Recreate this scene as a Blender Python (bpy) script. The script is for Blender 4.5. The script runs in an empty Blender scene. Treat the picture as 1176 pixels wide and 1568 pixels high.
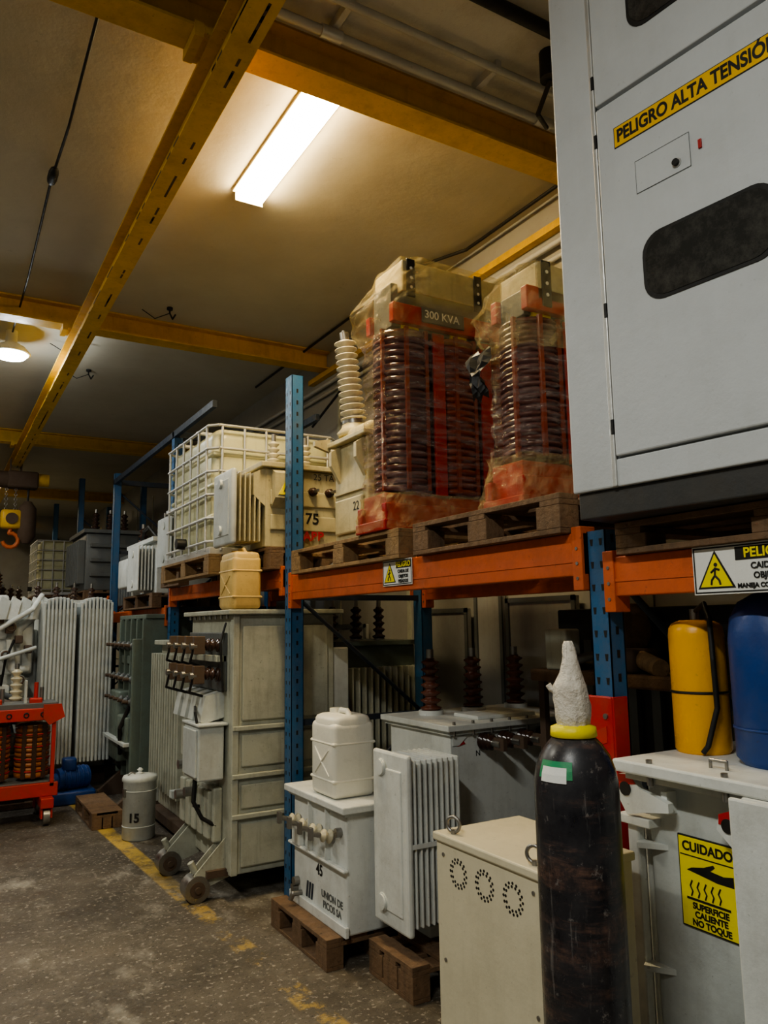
import bpy, bmesh, math, random
from mathutils import Vector, Matrix
random.seed(7)
rnd=random.random
# ---------------------------------------------------------------- materials
def nt(name):
    m=bpy.data.materials.new(name); m.use_nodes=True
    t=m.node_tree; b=t.nodes['Principled BSDF']; return m,t,b
def N(t,k,**kw):
    n=t.nodes.new(k)
    for a,v in kw.items(): setattr(n,a,v)
    return n
def mixc(t,fac,a,b):
    m=N(t,'ShaderNodeMix',data_type='RGBA')
    if hasattr(fac,'links'): t.links.new(fac,m.inputs[0])
    else: m.inputs[0].default_value=fac
    for i,c in((6,a),(7,b)):
        if hasattr(c,'links'): t.links.new(c,m.inputs[i])
        else: m.inputs[i].default_value=(*c,1)
    return m.outputs[2]
def noise(t,vec,sc,det=6,rough=.6):
    n=N(t,'ShaderNodeTexNoise'); n.inputs['Scale'].default_value=sc; n.inputs['Detail'].default_value=det
    n.inputs['Roughness'].default_value=rough
    t.links.new(vec,n.inputs['Vector']); return n.outputs[0]
def ramp(t,src,lo,hi,a=0.,b=1.):
    r=N(t,'ShaderNodeMapRange'); r.inputs[1].default_value=lo; r.inputs[2].default_value=hi
    r.inputs[3].default_value=a; r.inputs[4].default_value=b
    t.links.new(src,r.inputs[0]); return r.outputs[0]
def mul(t,a,b,op='MULTIPLY'):
    m=N(t,'ShaderNodeMath',operation=op)
    for i,c in enumerate((a,b)):
        if hasattr(c,'links'): t.links.new(c,m.inputs[i])
        else: m.inputs[i].default_value=c
    return m.outputs[0]
def scaled(t,vec,s):
    m=N(t,'ShaderNodeMapping'); m.inputs['Scale'].default_value=s; t.links.new(vec,m.inputs[0]); return m.outputs[0]
def mat(name,col,rough=.45,metal=0,dirt=.35,dcol=(.10,.075,.045),sc=5,bump=.04,streak=.4):
    m,t,b=nt(name)
    co=N(t,'ShaderNodeTexCoord').outputs['Object']
    n1=ramp(t,noise(t,co,sc,8,.7),.45,.78,0,dirt)
    n2=ramp(t,noise(t,scaled(t,co,(9,9,.8)),2.5,5,.6),.5,.8,0,dirt*streak)
    c=mixc(t,n1,col,dcol); c=mixc(t,n2,c,dcol)
    n3=noise(t,co,60,3); n4=ramp(t,n3,.66,.74,0,dirt)
    c=mixc(t,n4,c,tuple(x*.5 for x in dcol))
    t.links.new(c,b.inputs['Base Color'])
    b.inputs['Metallic'].default_value=metal
    t.links.new(ramp(t,noise(t,co,sc*3,5),.3,.7,max(.05,rough-.1),min(1,rough+.15)),b.inputs['Roughness'])
    bp=N(t,'ShaderNodeBump'); bp.inputs['Strength'].default_value=bump*4; bp.inputs['Distance'].default_value=.01
    t.links.new(noise(t,co,sc*5,6),bp.inputs['Height']); t.links.new(bp.outputs[0],b.inputs['Normal'])
    return m
W=mat('paint_light_grey',(.55,.58,.56))
W2=mat('paint_white_grey',(.70,.72,.69),dirt=.32)
GB=mat('paint_warm_grey',(.46,.47,.39),dirt=.48,streak=.8)
BE=mat('paint_beige',(.54,.48,.29),dirt=.42,streak=.8)
BOXB=mat('paint_cream',(.64,.58,.42),dirt=.25,sc=3)
CAB=mat('cabinet_grey',(.56,.58,.59),dirt=.10,rough=.4)
CABD=mat('cabinet_edge_dark',(.05,.05,.05))
GR=mat('paint_green_grey',(.15,.19,.16),dirt=.5)
DG=mat('paint_dark_grey',(.12,.13,.13),dirt=.4)
PG=mat('panel_grey',(.34,.34,.32),dirt=.4,sc=2)
DB=mat('rack_dark_blue',(.02,.035,.06),dirt=.4)
BK=mat('black_matte',(.012,.012,.012),rough=.5,dirt=.1)
BR=mat('porcelain_brown',(.05,.025,.018),rough=.18,dirt=.2)
BRR=mat('porcelain_red_brown',(.13,.045,.028),rough=.16,dirt=.2)
PORC=mat('porcelain_grey',(.60,.55,.40),rough=.22,dirt=.3)
YB=mat('crane_yellow',(.70,.42,.022),dirt=.42,dcol=(.14,.085,.025),sc=4,streak=.6)
BL=mat('rack_blue',(.03,.12,.26),dirt=.5,dcol=(.12,.13,.14),sc=9)
OR=mat('rack_orange',(.60,.125,.035),dirt=.5,dcol=(.14,.05,.025),sc=6)
RED=mat('paint_red',(.46,.02,.02),dirt=.3)
REDD=mat('core_clamp_red',(.40,.018,.015),dirt=.35,rough=.35)
REDB=mat('red_orange_clamp',(.50,.035,.025),dirt=.45)
WD=mat('pallet_wood',(.19,.115,.065),rough=.85,dirt=.6,dcol=(.04,.03,.02),sc=8,bump=.2,streak=1)
WDL=mat('pallet_wood_light',(.30,.19,.09),rough=.85,dirt=.65,dcol=(.06,.04,.025),sc=8,bump=.2,streak=1)
ST=mat('steel',(.35,.34,.32),rough=.35,metal=.9,dirt=.3)
GALV=mat('galvanised',(.60,.60,.58),rough=.4,metal=.5,dirt=.25)
PIPE=mat('conduit_grey',(.50,.50,.47),rough=.45,dirt=.25)
RUST=mat('rusty_iron',(.10,.065,.045),rough=.8,dirt=.5)
HOOK=mat('hook_orange',(.55,.13,.03),dirt=.5)
JW=mat('jerrycan_white',(.80,.78,.68),rough=.35,dirt=.12)
JY=mat('jerrycan_yellowed',(.68,.48,.18),rough=.4,dirt=.5,dcol=(.30,.16,.05))
IBCM=mat('ibc_plastic',(.60,.59,.38),rough=.35,dirt=.45,dcol=(.25,.22,.12),sc=2)
YG=mat('gas_cylinder_yellow',(.86,.42,.01),rough=.32,dirt=.2)
BG=mat('gas_cylinder_blue',(.008,.055,.24),rough=.4,dirt=.3)
SY=mat('sign_yellow',(.88,.74,.01),dirt=.06)
SW=mat('sign_white',(.80,.80,.76),dirt=.1)
COILD=mat('coil_copper_red',(.25,.050,.026),rough=.18,dirt=.5,dcol=(.05,.03,.035))
COILR=mat('coil_wrapped_dark',(.11,.040,.040),rough=.10,dirt=.4,dcol=(.18,.13,.20))
COILY=mat('coil_amber',(.36,.12,.02),rough=.4,dirt=.5)
GRN=mat('label_green',(.03,.28,.12))
TAPE=mat('masking_wrap',(.74,.68,.58),rough=.6,dirt=.35,dcol=(.28,.18,.12),sc=16,bump=.2)
CEILF=mat('fixture_white',(.75,.72,.62),dirt=.15)
def gasm():
    m,t,b=nt('gas_cylinder_black'); co=N(t,'ShaderNodeTexCoord').outputs['Object']
    c=mixc(t,ramp(t,noise(t,co,5,8,.7),.4,.7),(.012,.012,.017),(.055,.052,.055))
    band=ramp(t,noise(t,scaled(t,co,(1.2,1.2,7)),1.5,8,.75),.49,.60,0,.9)
    brk=ramp(t,noise(t,co,22,8,.8),.40,.6,.1,1)
    c=mixc(t,mul(t,band,brk),c,(.17,.095,.07))
    c=mixc(t,ramp(t,noise(t,scaled(t,co,(30,30,2.5)),1.6,6,.7),.58,.68,0,.45),c,(.32,.29,.27))
    c=mixc(t,ramp(t,noise(t,co,34,6,.8),.60,.68,0,.5),c,(.36,.32,.29))
    t.links.new(c,b.inputs['Base Color']); t.links.new(ramp(t,noise(t,co,9,5),.35,.65,.2,.5),b.inputs['Roughness'])
    bp=N(t,'ShaderNodeBump'); bp.inputs['Strength'].default_value=.15; bp.inputs['Distance'].default_value=.002
    t.links.new(noise(t,co,30,6),bp.inputs['Height']); t.links.new(bp.outputs[0],b.inputs['Normal']); return m
GASB=gasm()
def glassm():
    m,t,b=nt('window_dark_glass'); co=N(t,'ShaderNodeTexCoord').outputs['Object']
    t.links.new(mixc(t,ramp(t,noise(t,co,14,8,.8),.45,.8,0,.5),(.035,.035,.033),(.18,.17,.15)),b.inputs['Base Color'])
    b.inputs['Roughness'].default_value=.15; return m
GL=glassm()
def film(name,col,lo,hi,zs,rough=.12,a0=.42,a1=.68,bs=1.):
    m,t,b=nt(name); co=N(t,'ShaderNodeTexCoord').outputs['Object']
    b.inputs['Base Color'].default_value=(*col,1); b.inputs['Roughness'].default_value=rough
    b.inputs['Specular IOR Level'].default_value=1.
    bp=N(t,'ShaderNodeBump'); bp.inputs['Strength'].default_value=bs; bp.inputs['Distance'].default_value=.05
    n=noise(t,scaled(t,co,(5,5,zs)),2.2,8,.62)
    t.links.new(n,bp.inputs['Height']); t.links.new(bp.outputs[0],b.inputs['Normal'])
    tr=N(t,'ShaderNodeBsdfTransparent'); tr.inputs[0].default_value=(.99,.96,.86,1)
    mx=N(t,'ShaderNodeMixShader')
    t.links.new(ramp(t,noise(t,scaled(t,co,(4,4,zs*.6)),2,5,.55),a0,a1,lo,hi),mx.inputs[0])
    t.links.new(tr.outputs[0],mx.inputs[1]); t.links.new(b.outputs[0],mx.inputs[2])
    t.links.new(mx.outputs[0],t.nodes['Material Output'].inputs[0]); return m
FILM=film('stretch_film_yellowed',(.95,.80,.42),.05,.40,7,.10,.36,.72,1.)
FILM2=film('stretch_film_clear',(.74,.62,.60),.02,.42,34,.07)
def floorm():
    m,t,b=nt('worn_concrete'); co=N(t,'ShaderNodeTexCoord').outputs['Object']
    c=mixc(t,ramp(t,noise(t,co,1.3,8,.65),.35,.65),(.066,.054,.040),(.15,.127,.098))
    c=mixc(t,ramp(t,noise(t,co,7,8,.75),.5,.72,0,.6),c,(.22,.195,.155))
    c=mixc(t,ramp(t,noise(t,co,38,4,.6),.58,.64,0,.7),c,(.40,.365,.31))
    c=mixc(t,ramp(t,noise(t,co,70,3,.6),.60,.66,0,.8),c,(.025,.023,.02))
    c=mixc(t,ramp(t,noise(t,scaled(t,co,(1.6,.9,1)),1.1,6,.7),.55,.68,0,.75),c,(.42,.395,.34))
    sp=N(t,'ShaderNodeSeparateXYZ'); t.links.new(co,sp.inputs[0])
    l=mul(t,sp.outputs[0],mul(t,mul(t,sp.outputs[1],3.2,'SUBTRACT'),.05),'ADD')
    l=mul(t,l,1.50,'SUBTRACT'); l=mul(t,l,0,'ABSOLUTE')
    l=ramp(t,l,.05,.065,1,0)
    wear=ramp(t,noise(t,co,3.2,8,.8),.50,.56,0,.8)
    wear2=ramp(t,noise(t,co,4.,8,.8),.36,.50,0,.85)
    yy=ramp(t,sp.outputs[1],4.9,5.6,0,1)
    mm=mul(t,mul(t,wear,.6),mul(t,mul(t,wear2,yy),0,'ADD'),'MAXIMUM')
    c=mixc(t,mul(t,l,mm),c,(.60,.40,.08))
    t.links.new(c,b.inputs['Base Color'])
    t.links.new(ramp(t,noise(t,co,2,6),.35,.65,.35,.75),b.inputs['Roughness'])
    bp=N(t,'ShaderNodeBump'); bp.inputs['Strength'].default_value=.5; bp.inputs['Distance'].default_value=.02
    t.links.new(noise(t,co,14,8,.7),bp.inputs['Height']); t.links.new(bp.outputs[0],b.inputs['Normal']); return m
def wallm(name,c1,c2,sc=.8,bump=.25):
    m,t,b=nt(name); co=N(t,'ShaderNodeTexCoord').outputs['Object']
    c=mixc(t,ramp(t,noise(t,co,sc,8,.65),.4,.7),c1,c2)
    c=mixc(t,ramp(t,noise(t,co,9,5,.8),.64,.74,0,.5),c,tuple(x*.55 for x in c2))
    t.links.new(c,b.inputs['Base Color']); b.inputs['Roughness'].default_value=.85
    bp=N(t,'ShaderNodeBump'); bp.inputs['Strength'].default_value=bump; bp.inputs['Distance'].default_value=.03
    t.links.new(noise(t,co,3,7,.6),bp.inputs['Height']); t.links.new(bp.outputs[0],b.inputs['Normal']); return m
FL=floorm(); CE=wallm('ceiling_plaster',(.53,.49,.39),(.44,.395,.30)); WA=wallm('wall_plaster',(.36,.355,.33),(.25,.24,.21))
INS=wallm('ceiling_insulation',(.62,.60,.54),(.44,.41,.34),2.5,.9)
def emis(name,col,s):
    m,t,b=nt(name); b.inputs['Base Color'].default_value=(*col,1)
    b.inputs['Emission Color'].default_value=(*col,1); b.inputs['Emission Strength'].default_value=s; return m
# ---------------------------------------------------------------- mesh builder
class MB:
    def __init__(s): s.v=[];s.f=[];s.m=[];s.sm=[];s.mats=[]
    def mi(s,m):
        if m not in s.mats: s.mats.append(m)
        return s.mats.index(m)
    def add(s,vs,fs,m,smooth=False,M=None):
        o=len(s.v); i=s.mi(m)
        for v in vs:
            v=Vector(v)
            if M: v=M@v
            s.v.append(tuple(v))
        for f in fs: s.f.append([o+k for k in f]); s.m.append(i); s.sm.append(smooth)
    def box(s,x0,x1,y0,y1,z0,z1,m,b=0,M=None,seg=2):
        if x0>x1:x0,x1=x1,x0
        if y0>y1:y0,y1=y1,y0
        bm=bmesh.new(); bmesh.ops.create_cube(bm,size=1)
        for v in bm.verts: v.co=Vector(((x0+x1)/2+v.co.x*(x1-x0),(y0+y1)/2+v.co.y*(y1-y0),(z0+z1)/2+v.co.z*(z1-z0)))
        if b>0: bmesh.ops.bevel(bm,geom=bm.edges[:],offset=min(b,.49*min(x1-x0,y1-y0,z1-z0)),segments=seg,affect='EDGES',profile=.5)
        bm.verts.index_update()
        s.add([v.co.copy() for v in bm.verts],[[v.index for v in f.verts] for f in bm.faces],m,b>.015,M); bm.free()
    def lathe(s,c,prof,m,n=20,d=(0,0,1),M=None,smooth=True,caps=True):
        c=Vector(c); d=Vector(d).normalized(); u=d.orthogonal().normalized(); w=d.cross(u)
        vs=[];fs=[]
        for r,t in prof:
            for k in range(n):
                a=2*math.pi*k/n; vs.append(c+d*t+(u*math.cos(a)+w*math.sin(a))*r)
        for i in range(len(prof)-1):
            for k in range(n):
                k2=(k+1)%n; fs.append([i*n+k,i*n+k2,(i+1)*n+k2,(i+1)*n+k])
        s.add(vs,fs,m,smooth,M)
        if caps:
            L=len(prof)-1
            s.add([vs[k] for k in range(n)],[list(range(n))[::-1]],m,False,M)
            s.add([vs[L*n+k] for k in range(n)],[list(range(n))],m,False,M)
    def cyl(s,p0,p1,r,m,n=14,r2=None,M=None):
        p0=Vector(p0);p1=Vector(p1); s.lathe(p0,[(r,0),(r if r2 is None else r2,(p1-p0).length)],m,n,p1-p0,M)
    def tube(s,pts,r,m,n=8,M=None):
        for a,b in zip(pts[:-1],pts[1:]): s.cyl(a,b,r,m,n,M=M)
        for p in pts[1:-1]: s.lathe(Vector(p)-Vector((0,0,r)),[(r*.3,0),(r*.87,r*.5),(r,r),(r*.87,r*1.5),(r*.3,2*r)],m,n,M=M)
    def prism(s,pts,vec,m,M=None):
        n=len(pts); a=[Vector(p) for p in pts]; b=[p+Vector(vec) for p in a]
        s.add(a+b,[list(range(n))[::-1],list(range(n,2*n))]+[[i,(i+1)%n,n+(i+1)%n,n+i] for i in range(n)],m,False,M)
    def torus(s,c,R,r,nrm,m,n=20,k=8,M=None):
        c=Vector(c);d=Vector(nrm).normalized();u=d.orthogonal().normalized();w=d.cross(u);vs=[];fs=[]
        for i in range(n):
            a=2*math.pi*i/n; e=u*math.cos(a)+w*math.sin(a)
            for j in range(k):
                b=2*math.pi*j/k; vs.append(c+e*(R+r*math.cos(b))+d*r*math.sin(b))
        for i in range(n):
            for j in range(k):
                fs.append([i*k+j,((i+1)%n)*k+j,((i+1)%n)*k+(j+1)%k,i*k+(j+1)%k])
        s.add(vs,fs,m,True,M)
    def done(s,name,parent=None):
        me=bpy.data.meshes.new(name); me.from_pydata(s.v,[],s.f)
        for m in s.mats: me.materials.append(m)
        me.polygons.foreach_set('material_index',s.m); me.polygons.foreach_set('use_smooth',s.sm); me.update()
        bm=bmesh.new(); bm.from_mesh(me); bmesh.ops.recalc_face_normals(bm,faces=bm.faces[:]); bm.to_mesh(me); bm.free()
        o=bpy.data.objects.new(name,me); bpy.context.scene.collection.objects.link(o)
        if parent: o.parent=parent
        return o
def text(par,s,pos,size,m,face='-X',rot=None,name='lettering',align='CENTER',bold=0):
    c=bpy.data.curves.new(name,'FONT'); c.body=s; c.size=size; c.extrude=.0006; c.offset=bold
    c.align_x=align; c.align_y='CENTER'; c.materials.append(m)
    o=bpy.data.objects.new(name,c); bpy.context.scene.collection.objects.link(o)
    X,Y=(Vector((0,-1,0)),Vector((0,0,1))) if face=='-X' else (Vector((1,0,0)),Vector((0,0,1)))
    if rot: X=rot@X
    Z=X.cross(Y); M=Matrix((X,Y,Z)).transposed().to_4x4(); M.translation=Vector(pos)
    o.matrix_world=M
    if par: o.parent=par; o.matrix_parent_inverse=par.matrix_world.inverted()
    return o
def insul(b,c,d,h,r,n,m,cap=None,nseg=16,taper=.8):
    prof=[(r*.45,0)]
    for i in range(n):
        t0=h*i/n; t1=h*(i+1)/n; R=r*(1-(1-taper)*i/n)
        prof+= [(R*.55,t0+.02*(t1-t0)),(R,t0+.45*(t1-t0)),(R*.97,t0+.6*(t1-t0)),(R*.55,t0+.8*(t1-t0))]
    prof.append((r*.4,h)); b.lathe(c,prof,m,nseg,d)
    if cap:
        c=Vector(c);d=Vector(d).normalized(); b.cyl(c+d*h,c+d*(h+.05),r*.35,cap,10); b.cyl(c-d*.015,c+d*.01,r*.9,cap,12)
def fins(b,x0,x1,y0,y1,z0,z1,n,ax,m,th=.014):
    for i in range(n):
        f=(i+.5)/n
        if ax=='X': c=x0+(x1-x0)*f; b.box(c-th/2,c+th/2,y0,y1,z0,z1,m,th*.45)
        else: c=y0+(y1-y0)*f; b.box(x0,x1,c-th/2,c+th/2,z0,z1,m,th*.45)
    if ax=='X':
        ym=(y0+y1)/2
        for z in(z0+.07,z1-.07): b.cyl((x0,ym,z),(x1,ym,z),.035,m,12)
    else:
        xm=(x0+x1)/2
        for z in(z0+.07,z1-.07): b.cyl((xm,y0,z),(xm,y1,z),.035,m,12)
def pallet(x0,x1,y0,y1,z0,m=WD,h=.14,name='wooden_pallet'):
    b=MB(); W_=x1-x0; L=y1-y0
    for i in range(3):
        f=i/2*(1-.09/W_)
        xa=x0+W_*f
        b.box(xa,xa+.09,y0,y1,z0,z0+.018,m,.002)
        for j in range(3):
            ya=y0+(L-.12)*j/2; b.box(xa,xa+.09,ya,ya+.12,z0+.018,z0+h-.04,m,.003)
    for j in range(3):
        ya=y0+(L-.1)*j/2; b.box(x0,x1,ya,ya+.1,z0+h-.04,z0+h-.02,m,.002)
    n=max(5,int(W_/.13))
    for i in range(n):
        xa=x0+(W_-.09)*i/(n-1); b.box(xa,xa+.09,y0,y1,z0+h-.02,z0+h-.001*rnd(),m,.002)
    return b.done(name)
def jerry(c,w,d,h,m,name='jerrycan',sq=.4):
    x,y,z=c; b=MB()
    b.box(x-d/2,x+d/2,y-w/2,y+w/2,z,z+h*.86,m,.03,seg=4)
    def ring(hx,hy,zz,n=32):
        o=[]
        for k in range(n):
            a=2*math.pi*(k+.5)/n; cx=math.copysign(abs(math.cos(a))**sq,math.cos(a)); cy=math.copysign(abs(math.sin(a))**sq,math.sin(a))
            o.append((x+hx*cx,y+hy*cy,zz))
        return o
    rs=[(d*.487,w*.487,h*.78),(d*.475,w*.48,h*.88),(d*.44,w*.46,h*.915),(d*.34,w*.40,h*.935),(d*.02,w*.02,h*.94)]
    vs=[];n=32
    for hx,hy,t in rs: vs+=ring(hx,hy,z+t)
    b.add(vs,[[i*n+k,i*n+(k+1)%n,(i+1)*n+(k+1)%n,(i+1)*n+k] for i in range(4) for k in range(n)],m,True)
    b.cyl((x,y+w*.28,z+h*.9),(x,y+w*.28,z+h*.985),.032,m,16)
    b.tube([(x,y+w*.10,z+h*.91),(x,y+w*.04,z+h*.972),(x,y-w*.22,z+h*.972),(x,y-w*.34,z+h*.90)],.015,m,8)
    for t in(.18,.60): b.box(x-d/2-.003,x+d/2+.003,y-w/2-.003,y+w/2+.003,z+h*t,z+h*t+.016,m,.008)
    # moulded cross ribs on the broad face
    for s_ in(-1,1): b.tube([(x-d/2+.002,y-s_*w*.30,z+h*.25),(x-d/2-.002,y,z+h*.40),(x-d/2+.002,y+s_*w*.30,z+h*.55)],.006,m,6)
    return b.done(name)
def shell(b,cx,cy,rings,m,n=72,amp=.012,power=.35,cap=True,smooth=False):
    vs=[]; ph=[rnd()*6 for _ in range(8)]
    for j,(z,hx,hy,ox,oy) in enumerate(rings):
        for k in range(n):
            a=2*math.pi*k/n
            c1=math.copysign(abs(math.cos(a))**power,math.cos(a)); s1=math.copysign(abs(math.sin(a))**power,math.sin(a))
            w=amp*(math.sin(a*9+z*31+ph[0])+.8*math.sin(a*17-z*55+ph[1])+1.2*(rnd()-.5)+math.sin(z*60+a*3+ph[2]))
            vs.append((cx+ox+c1*(hx+w),cy+oy+s1*(hy+w),z+amp*.8*math.sin(a*7+ph[3]+j)))
    fs=[[i*n+k,i*n+(k+1)%n,(i+1)*n+(k+1)%n,(i+1)*n+k] for i in range(len(rings)-1) for k in range(n)]
    if cap: fs.append([(len(rings)-1)*n+k for k in range(n)])
    b.add(vs,fs,m,smooth)
def interp(keys,n):
    out=[]
    for i in range(n):
        t=i/(n-1)*(len(keys)-1); a=min(int(t),len(keys)-2); f=t-a
        out.append(tuple(keys[a][q]*(1-f)+keys[a+1][q]*f for q in range(5)))
    return out
# ---------------------------------------------------------------- room
def slab(name,x0,x1,y0,y1,z0,z1,m):
    b=MB(); b.box(x0,x1,y0,y1,z0,z1,m); return b.done(name)
slab('floor',-4,3.3,-3,20,-.1,0,FL)
slab('ceiling',-4,3.3,-3,20,4.3,4.4,CE)
slab('wall_right',3.3,3.4,-3,20,0,4.3,WA)
slab('wall_left',-4.1,-4,-3,20,0,4.3,WA)
slab('wall_far',-4,3.3,20,20.1,0,4.3,WA)
slab('wall_back',-4,3.3,-3.1,-3,0,4.3,WA)
slab('trim_2',-3.9,3.28,-.9,2.9,4.288,4.3,INS)
b=MB()
for y in [i*1.2-2 for i in range(18)]: b.box(3.285,3.3,y,y+.04,0,3.9,GB)
b.box(3.28,3.3,-3,20,1.0,1.03,GB); b.done('trim_1')
b=MB()
for (ya,yb,z,x) in((3.32,3.95,1.75,3.24),(4.0,4.30,1.9,3.25),(4.36,5.0,1.7,3.23),(5.8,6.7,1.6,3.22)):
    b.box(x,x+.03,ya,yb,0,z,PG,.004); b.box(x-.012,x,ya,ya+.03,0,z,DG); b.box(x-.012,x,yb-.03,yb,0,z,DG); b.box(x-.012,x,ya,yb,z-.03,z,DG)
b.done('sheet_metal_panels')
def ibeam(x0,x1,y0,y1,z0,z1,m,ax):
    b=MB(); t=.014
    b.box(x0,x1,y0,y1,z0,z0+t,m); b.box(x0,x1,y0,y1,z1-t,z1,m)
    if ax=='X': c=(y0+y1)/2; b.box(x0,x1,c-.006,c+.006,z0+t,z1-t,m)
    else: c=(x0+x1)/2; b.box(c-.006,c+.006,y0,y1,z0+t,z1-t,m)
    return b
for y in(-1.,2.99,6.7,11.4,16.1):
    b=ibeam(-4,3.3,y-.08,y+.08,4.12,4.3,YB,'X')
    b.box(.86,1.02,y-.1,y+.1,4.085,4.12,YB)
    for x in(.84,1.03): b.box(x-.02,x+.02,y-.09,y+.09,4.07,4.14,YB)
    b.done('steel_roof_beam')
b=ibeam(.885,1.005,-3,19.8,3.89,4.085,YB,'Y')
for i in range(70):
    y=1+rnd()*12; b.box(.955,.967,y,y+.03+rnd()*.15,3.8895,3.8905,RUST)
    b.box(.884,.886,y,y+.03+rnd()*.1,3.892,3.903,RUST)
b.done('crane_rail_beam')
TUBE=emis('lamp_diffuser_warm',(1,.78,.42),75)
def fixture(x,y0,y1,watt,col,em):
    b=MB()
    b.box(x-.11,x+.11,y0-.01,y1+.01,4.285,4.3,CEILF,.003)
    b.box(x-.085,x+.085,y0,y1,4.235,4.285,em,.02,seg=3)
    for y in(y0-.012,y1+.002): b.box(x-.09,x+.09,y,y+.01,4.23,4.29,CEILF)
    o=b.done('fluorescent_ceiling_light')  # shared by the visible tube and the added fill fixtures
    if watt:
        l=bpy.data.lights.new('tube_lamp','AREA'); l.shape='RECTANGLE'; l.size=.16; l.size_y=y1-y0; l.energy=watt; l.color=col
        q=bpy.data.objects.new('tube_lamp',l); bpy.context.scene.collection.objects.link(q); q.location=(x,(y0+y1)/2,4.225); q.parent=o
    return o
fixture(1.585,3.10,4.30,26,(1,.82,.52),TUBE)
TC=emis('fill_diffuser_cool',(.97,.97,.88),8)  # diffuser of the added fill fixtures only
fixture(-1.3,-.6,.6,122,(.97,.98,.92),TC)  # this and the next three: unseen fixtures added out of view as fill light
fixture(-1.2,4.2,5.4,56,(1,.96,.82),TC)
fixture(-1.0,9.2,10.4,62,(1,.94,.80),TC)
fixture(.2,15.6,16.8,90,(1,.84,.58),TC)
# high bay lamp
b=MB(); b.lathe((.5,7.5,4.08),[(.15,0),(.17,.01),(.12,.07),(.05,.11),(.05,.22)],CEILF,28)
b.lathe((.5,7.5,4.05),[(.02,0),(.12,.0),(.145,.03)],emis('lamp_glow_cool',(.9,.97,1),90),28)
o=b.done('high_bay_lamp')
l=bpy.data.lights.new('bulb','POINT'); l.energy=28; l.color=(.9,.97,1); l.shadow_soft_size=.1
q=bpy.data.objects.new('bulb',l); bpy.context.scene.collection.objects.link(q); q.location=(.5,7.5,3.93); q.parent=o
b=MB(); pts=[(.485,0,4.28),(.485,3.17,4.275),(.48,4.0,4.2),(.47,4.6,4.22),(.49,6,4.2),(.5,7.4,4.26)]
b.tube(pts,.008,BK,8); b.lathe((.472,4.45,4.214),[(.01,0),(.024,.03),(.028,.06),(.028,.14),(.024,.17),(.01,.2)],BK,12,(0,1,.03)); b.done('hanging_power_cable')
b=MB()
b.tube([(-.5,2.78,4.22),(3.2,2.78,4.22)],.022,PIPE); b.tube([(.6,2.62,4.25),(3.2,2.62,4.25)],.018,PIPE)
b.tube([(1.2,2.3,4.24),(3.2,2.3,4.24)],.03,BK)
for x in(1.4,2.2,3.0): b.box(x,x+.03,2.60,2.80,4.24,4.288,PIPE,.003)
for x in(1.35,2.6): b.cyl((x,2.78,4.22),(x+.1,2.78,4.22),.03,GALV)
b.cyl((2.4,2.45,4.15),(2.4,2.45,4.288),.05,BK); b.tube([(2.4,2.45,4.15),(2.45,2.6,4.08),(2.6,2.7,4.12)],.012,BK)
b.tube([(.9,2.2,4.27),(1.4,2.1,4.25),(2.0,2.3,4.26)],.008,BK)
b.done('ceiling_conduit_pipes')
b=MB()
b.tube([(3.2,2.9,4.27),(3.2,4.2,4.27),(3.05,4.6,4.28),(3.05,8,4.28)],.012,BK)
b.box(3.24,3.3,1,7,4.04,4.09,YB); b.tube([(3.26,1,3.95),(3.26,9,3.95)],.02,PIPE); b.tube([(3.27,1,3.86),(3.27,9,3.86)],.015,PIPE)
b.tube([(3.27,3.9,3.84),(3.27,3.9,2.2)],.018,BK); b.tube([(3.27,5.2,3.93),(3.27,5.2,2.6)],.018,BK)
b.tube([(3.22,4.6,3.9),(3.0,5.6,3.7),(3.1,6.6,3.5)],.012,BK)
b.done('wall_cable_tray')
for (x,y) in((1.62,6.3),(1.05,7.5),(1.3,8.3)):
    b=MB(); b.tube([(x,y,4.3),(x,y,4.25),(x+.03,y+.02,4.21),(x+.05,y,4.25)],.007,BK,6)
    b.tube([(x,y,4.25),(x-.1,y+.1,4.22),(x-.22,y+.05,4.26)],.004,BK,5); b.cyl((x,y,4.28),(x,y,4.3),.025,BK); b.done('ceiling_hook')
# chain hoist
b=MB(); hx,hy=.96,11.9
b.box(hx-.12,hx+.28,hy-.12,hy+.12,3.58,3.82,RUST,.03); b.cyl((hx-.3,hy,3.7),(hx-.1,hy,3.7),.12,RUST,18); b.cyl((hx+.26,hy,3.72),(hx+.42,hy,3.72),.09,YB,18)
for x in(.875,1.015):
    b.box(x-.006,x+.006,hy-.1,hy+.1,3.8,4.0,RUST)
for dx in(-.12,0):
    for k in range(9): b.torus((hx+dx,hy,3.56-k*.035),.018,.006,(k%2,(k+1)%2,0),ST,12,6)
b.box(hx-.18,hx+.10,hy-.08,hy+.08,3.0,3.27,YB,.04); b.cyl((hx-.04,hy-.1,3.14),(hx-.04,hy+.1,3.14),.08,RUST,18)
pts=[(hx-.04+.10*math.cos(math.radians(a)),hy,2.84+.10*math.sin(math.radians(a))) for a in range(100,-171,-30)]
b.tube([(hx-.04,hy,3.02)]+pts,.028,HOOK,10)
b.lathe((hx+.16,hy,2.80),[(.05,0),(.12,.1),(.12,.5),(.05,.6)],RUST,14); b.tube([(hx+.16,hy,3.4),(hx+.16,hy,3.6)],.015,BK)
b.done('chain_hoist')
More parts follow.
